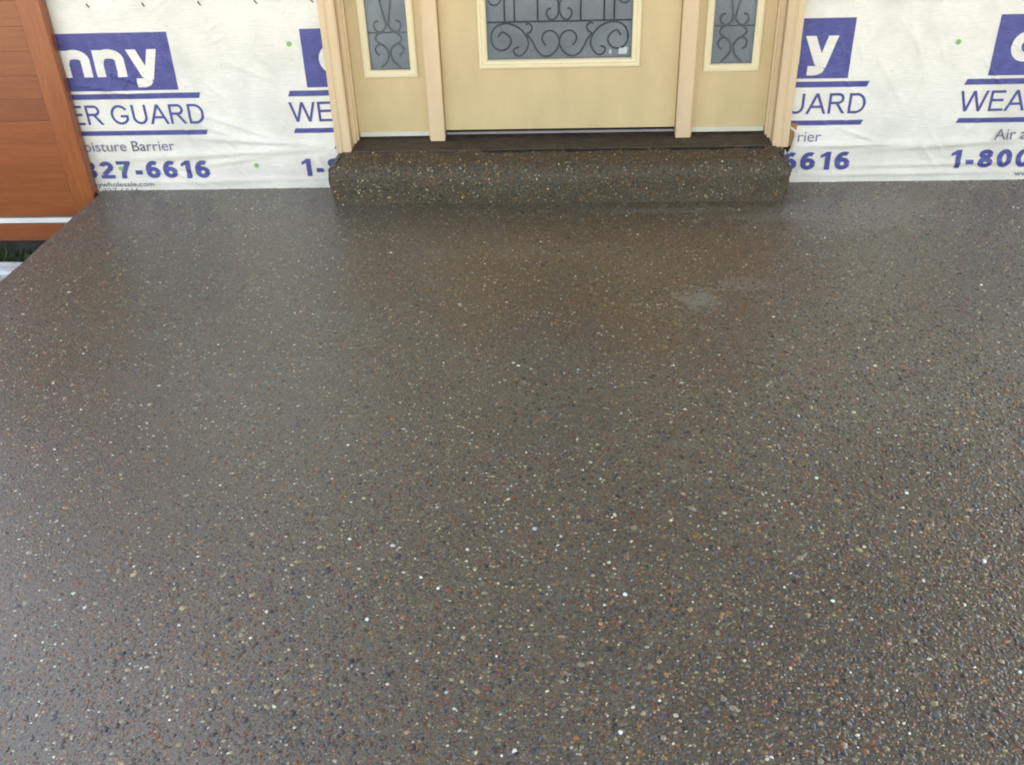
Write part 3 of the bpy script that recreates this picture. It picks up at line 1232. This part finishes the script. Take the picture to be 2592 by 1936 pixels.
def add_curves(name, curves, cx, y, r, m, parent, mirror=True):
    bm = bmesh.new()
    for c in curves:
        for sg in ((1, -1) if mirror else (1,)):
            pts = [(cx + sg * a, y, b) for a, b in c]
            pts = catmull([Vector(p) for p in pts], 5) if len(pts) > 2 else [Vector(p) for p in pts]
            tube(bm, pts, r)
    return obj_bm(name, bm, m, parent, smooth=True)


big = zoomD([(300, 485), (350, 425), (430, 465), (465, 550), (415, 635), (330, 662), (240, 610), (208, 500), (245, 385), (330, 325), (420, 315),
             (520, 345), (610, 410), (668, 500), (685, 590), (650, 675), (590, 735), (535, 735), (497, 690), (505, 645), (560, 625)])
curl = zoomD([(655, 335), (695, 320), (735, 365), (720, 420), (675, 450)])
scr = zoomD([(665, 455), (730, 540), (785, 655), (850, 730), (930, 752), (1005, 715), (1062, 640), (1083, 560), (1060, 480), (1010, 430),
             (945, 418), (885, 450), (862, 515), (880, 570), (912, 605)])
cur2 = zoomD([(1030, -90), (1050, 0), (1075, 80), (1076, 170), (1050, 240), (992, 277), (940, 245), (922, 180), (948, 140), (980, 135)])
circ = [(-.240 + .0235 * math.cos(a), .6965 + .026 * math.sin(a)) for a in [math.radians(200 + 36 * i) for i in range(9)]]
curves = [big, curl, scr, cur2, circ]
mid = 1.247
curves += [[(x, 2 * mid - z) for x, z in c] for c in curves]
curves += [[(-.203, .61), (-.203, 1.883)], [(-.166, .61), (-.166, 1.883)], [(-.0795, .61), (-.0795, 1.883)],
           [(-.02, .72), (-.045, .9), (-.02, 1.08), (-.004, 1.247), (-.02, 1.41), (-.045, 1.59), (-.02, 1.77)]]
add_curves('iron_scrollwork', curves, 0, .0735, .0031, M_IRON, slab)
bm = bmesh.new()
for z in (.610, 2 * mid - .610):
    tube(bm, [Vector((-.268, .0735, z)), Vector((.268, .0735, z))], .0032)
obj_bm('iron_rail', bm, M_IRON, slab)
M_STICK = paint('paper_sticker', L(196, 202, 204), .5, .12)
bm = bmesh.new()
P = [(.221, .489), (.252, .489), (.254, .497), (.258, .512), (.244, .515), (.240, .509), (.232, .510), (.226, .514), (.222, .504)]
vs = [bm.verts.new((x, .0660, z)) for x, z in P]
bm.faces.new(vs)
P = [(.186, .491), (.196, .491), (.195, .504), (.190, .508), (.186, .500)]
vs = [bm.verts.new((x, .0660, z)) for x, z in P]
bm.faces.new(vs)
r_ = bmesh.ops.extrude_face_region(bm, geom=bm.faces[:])
bmesh.ops.translate(bm, verts=[e for e in r_['geom'] if isinstance(e, bmesh.types.BMVert)], vec=(0, -.0003, 0))
obj_bm('torn_sticker', bm, M_STICK, slab)
# sweep under the leaf
box_obj('door_sweep', (-.448, .448, .066, .100, .1885, .2055), M_DARK, door)
box_obj('sweep_strip', (-.447, .447, .0595, .0655, .1885, .1975), M_METAL, door, .001)
# latch knob and deadbolt are above the frame: real but unseen
bm = bmesh.new()
bmesh.ops.create_uvsphere(bm, u_segments=20, v_segments=12, radius=.028)
bmesh.ops.translate(bm, verts=bm.verts, vec=(-.385, .005, 1.12))
r2 = bmesh.ops.create_cone(bm, segments=20, radius1=.030, radius2=.030, depth=.008, cap_ends=True)
bmesh.ops.rotate(bm, verts=r2['verts'], cent=(0, 0, 0), matrix=Matrix.Rotation(math.pi / 2, 3, 'X'))
bmesh.ops.translate(bm, verts=r2['verts'], vec=(-.385, .055, 1.12))
r2 = bmesh.ops.create_cone(bm, segments=14, radius1=.011, radius2=.011, depth=.05, cap_ends=True)
bmesh.ops.rotate(bm, verts=r2['verts'], cent=(0, 0, 0), matrix=Matrix.Rotation(math.pi / 2, 3, 'X'))
bmesh.ops.translate(bm, verts=r2['verts'], vec=(-.385, .03, 1.12))
obj_bm('door_knob', bm, M_METAL, slab, smooth=True)


def zoomS(pts):
    return [((x - (785 - (900 - y) * .085)) * .000196, .446 + (1340 - y) * .000193) for x, y in pts]


sA = zoomS([(605, 1085), (545, 1045), (515, 965), (560, 890), (650, 878), (735, 955), (775, 1060), (755, 1190), (690, 1270), (630, 1330)])
sB = zoomS([(640, 880), (570, 830), (522, 770), (545, 700), (610, 655), (700, 640)])
sC = zoomS([(575, 430), (510, 450), (490, 520), (530, 600), (610, 640), (680, 600), (725, 520), (715, 440), (650, 200), (600, 0), (575, -150)])
sD = [(-.013, .70), (-.016, .735), (-.003, .76)]
zm = .446 + (2.03 - .446) / 2
for sg in (-1, 1):
    cx = sg * .6465
    pan = leaf_with_hole('sidelight_panel', cx - .1495, cx + .1375 if sg < 0 else cx + .1495, .203, 2.232, .070, .104,
                         (cx - .088, cx + .088, .434, 2.042), M_DOOR, door) if sg < 0 else \
        leaf_with_hole('sidelight_panel', cx - .1375, cx + .1495, .203, 2.232, .070, .104, (cx - .088, cx + .088, .434, 2.042), M_DOOR, door)
    frame_mesh('glass_frame', cx - .105, cx + .105, .4145, 2.058, FPROF2, .070, M_FRAME, pan)
    box_obj('glass', (cx - .0875, cx + .0875, .086, .091, .4345, 2.0415), M_GLASS, pan)
    box_obj('glass', (cx - .0875, cx + .0875, .0755, .0775, .4345, 2.0415), M_CLEAR, pan)
    cs = [sA, sB, sC, sD]
    cs += [[(x, 2 * zm - z) for x, z in c] for c in cs]
    cs += [[(-.020, .74), (-.035, 1.0), (-.01, 1.25), (-.035, 1.5), (-.020, 1.75)]]
    add_curves('iron_scrollwork', cs, cx, .0815, .0034, M_IRON2, pan)
    bm = bmesh.new()
    for z in (.579, 2 * zm - .579):
        tube(bm, [Vector((cx - .076, .0815, z)), Vector((cx + .076, .0815, z))], .0026)
    obj_bm('iron_rail', bm, M_IRON2, pan)
    box_obj('sill_strip', (cx - .1465, cx + .1345, .0625, .070, .184, .2035) if sg < 0 else (cx - .1345, cx + .1465, .0625, .070, .184, .2035), M_STRIP, door, .001)
    box_obj('sill_backer', (cx - .1465, cx + .1345, .072, .100, .186, .2025) if sg < 0 else (cx - .1345, cx + .1465, .072, .100, .186, .2025), M_DARK, door)

# ------------------------------------------------------------------ stained cedar panel at the left end of the porch
ced = empty('wooden_panel', (-2.2, -.03, -.2), 'orange stained cedar panel of flat boards with a white strip near its foot', 'panel')
PX0, PX1, SX = -3.0, -1.887, -1.976
box_obj('backing', (PX0 + .01, PX1 - .004, -.026, -.006, -.203, 2.68), M_GROOVE, ced)
bm = bmesh.new()
box(bm, SX, PX1, -.050, -.0265, -.096, 2.69)
obj_bm('stile', bm, M_CEDAR_V, ced, .003)
box_obj('edge_bead', (PX1 - .0005, PX1 + .0045, -.046, -.012, -.0005, 2.69), M_CEDAR_V, ced)
z = -.0955
hts = [.1295, .088, .092, .090, .086, .088, .092]
i = 0
while z < 2.66:
    h_ = hts[i] if i < len(hts) else .09
    d = random.uniform(-.0006, .0006)
    box_obj('plank', (PX0, SX - .0012, -.0465 + d, -.0265, z + .0003, min(z + h_ - .0003, 2.69)), M_CEDAR_H, ced, .0007)
    z += h_
    i += 1
box_obj('white_strip', (PX0, PX1 - .001, -.052, -.0265, -.1215, -.1005), M_WHITE, ced, .002)
box_obj('bottom_board', (PX0, PX1 - .001, -.048, -.0265, -.202, -.1265), M_CEDAR_H, ced, .002)

# ------------------------------------------------------------------ strip of grass and pale edging below the slab
t = NT('grass_blade')
oi = t.n('ShaderNodeAttribute', attribute_name='peb')
t.col(oi.outputs['Color'])
t.rough(.55)
M_GRASS = t.m
Vg, Fg, Cg = [], [], []
for _ in range(5200):
    x = random.uniform(-3.4, -1.88)
    y = random.uniform(-.135, .0) if random.random() < .75 else random.uniform(-1.2, -.24)
    z0 = GZ - .005
    hh = random.uniform(.02, .065)
    a = random.uniform(0, 6.28)
    lx, ly = math.cos(a) * hh * random.uniform(.2, .8), math.sin(a) * hh * random.uniform(.2, .8)
    w = random.uniform(.001, .0022)
    px, py = -math.sin(a) * w, math.cos(a) * w
    b0 = len(Vg)
    Vg += [(x - px, y - py, z0), (x + px, y + py, z0), (x + px * .7 + lx * .4, y + py * .7 + ly * .4, z0 + hh * .65),
           (x - px * .7 + lx * .4, y - py * .7 + ly * .4, z0 + hh * .65), (x + lx, y + ly, z0 + hh)]
    Fg += [(b0, b0 + 1, b0 + 2, b0 + 3), (b0 + 3, b0 + 2, b0 + 4)]
    c = random.choice([(.045, .10, .018), (.06, .12, .03), (.03, .07, .015), (.09, .10, .035)])
    k = random.uniform(.7, 1.3)
    Cg += [(c[0] * k, c[1] * k, c[2] * k, 1)] * 5
me = mesh_py('grass', Vg, Fg)
att = me.color_attributes.new('peb', 'FLOAT_COLOR', 'POINT')
att.data.foreach_set('color', np.array(Cg, np.float32).reshape(-1))
gr = link('grass', me, M_GRASS)
tag(gr, 'short green grass growing under the cedar panel', 'grass', kind='stuff')

t = NT('pale_concrete')
v = t.coord()
t.col(t.ramp(t.noise(v, 22, 7, .65), [(.3, (.42, .43, .42)), (.5, (.62, .64, .63)), (.7, (.76, .78, .78))]))
t.rough(.8)
t.bump(t.noise(v, 90, 4), .6, .004)
M_PALE = t.m
bm = bmesh.new()
seg = 40
rows = []
cs_ = [(-.236, GZ - .03), (-.238, -.262), (-.232, -.252), (-.150, -.250), (-.144, -.258), (-.143, GZ - .03)]
for i in range(seg + 1):
    x = -3.6 + (3.6 - 1.90) * i / seg
    rows.append([bm.verts.new((x, y + .004 * noise.noise(Vector((x * 12, y * 30, 0))), z + .003 * noise.noise(Vector((x * 17, y * 40, 7))))) for y, z in cs_])
for a, b_ in zip(rows, rows[1:]):
    for j in range(len(cs_) - 1):
        bm.faces.new((a[j], b_[j], b_[j + 1], a[j + 1]))
bm.faces.new(rows[0])
bm.faces.new(rows[-1][::-1])
edg = obj_bm('concrete_edging', bm, M_PALE)
tag(edg, 'pale concrete edging strip lying in the grass beside the raised porch floor', 'edging')

# fallen leaf and twig next to the cement smear
t = NT('dry_leaf')
t.col(t.ramp(t.noise(t.coord(), 300, 3), [(.3, (.10, .11, .02)), (.7, (.22, .21, .05))]))
t.rough(.6)
bm = bmesh.new()
cx, cy = .372, -.962
pts = [(0, -.011), (.0035, -.006), (.0045, 0), (.003, .006), (0, .012), (-.003, .006), (-.0045, 0), (-.0035, -.006)]
c0 = bm.verts.new((cx, cy, .0062))
ring = [bm.verts.new((cx + a * .9 - b * .5, cy + b * .85 + a * .5, .0022 + .0015 * (i % 2))) for i, (a, b) in enumerate(pts)]
for i in range(8):
    bm.faces.new((c0, ring[i], ring[(i + 1) % 8]))
r_ = bmesh.ops.extrude_face_region(bm, geom=bm.faces[:])
bmesh.ops.translate(bm, verts=[e for e in r_['geom'] if isinstance(e, bmesh.types.BMVert)], vec=(0, 0, -.0006))
lf = obj_bm('fallen_leaf', bm, t.m)
tag(lf, 'tiny yellow green leaf lying beside the pale smear on the porch floor', 'leaf')
bm = bmesh.new()
tube(bm, [Vector((.377, -.975, .0025)), Vector((.383, -.99, .0032)), Vector((.391, -1.004, .0028)), Vector((.398, -1.02, .0022))], .0011, 5)
tw = obj_bm('twig', bm, M_STAPLE)
tag(tw, 'thin dark twig lying next to the tiny leaf on the porch floor', 'twig')

# ------------------------------------------------------------------ roof and ceiling over the porch, house body: unseen, shaped to block sun, set glare
t = NT('porch_soffit_plywood')
v = t.coord((1, 6, 1))
t.col(t.ramp(t.noise(v, 3, 6, .6), [(.3, (.27, .27, .27)), (.7, (.36, .36, .36))]))
t.rough(.7)
M_SOFFIT = t.m
M_ROOF = paint('roof_shingle', (.10, .09, .085, 1), .9, .2)
RX0, RX1, RY = -1.35, 3.4, -4.2  # side edges placed to shape slab glare and skylight
bm = bmesh.new()
box(bm, RX0, RX1, RY, .0, 2.74, 2.80)
box(bm, RX0, RX1, RY - .02, RY + .10, 2.56, 2.739)
tag(obj_bm('unseen_ceiling', bm, M_SOFFIT), kind='structure')
bm = bmesh.new()
vs = [bm.verts.new(p) for p in ((RX0 - .1, RY - .25, 2.83), (RX1 + .1, RY - .25, 2.83), (RX1 + .1, 4.5, 5.6), (RX0 - .1, 4.5, 5.6),
                                (RX0 - .1, RY - .25, 2.90), (RX1 + .1, RY - .25, 2.90), (RX1 + .1, 4.5, 5.68), (RX0 - .1, 4.5, 5.68))]
for f in ((0, 1, 2, 3), (7, 6, 5, 4), (0, 4, 5, 1), (1, 5, 6, 2), (2, 6, 7, 3), (3, 7, 4, 0)):
    bm.faces.new([vs[i] for i in f])
tag(obj_bm('unseen_roof', bm, M_ROOF), kind='structure')
bm = bmesh.new()
box(bm, -3.05, RX1, .41, 4.4, GZ - .03, 2.8)  # unseen bulk behind the wall, added to block the sun
hb = obj_bm('unseen_house_body', bm, M_SOFFIT)
tag(hb, kind='structure')

bpy.context.view_layer.update()
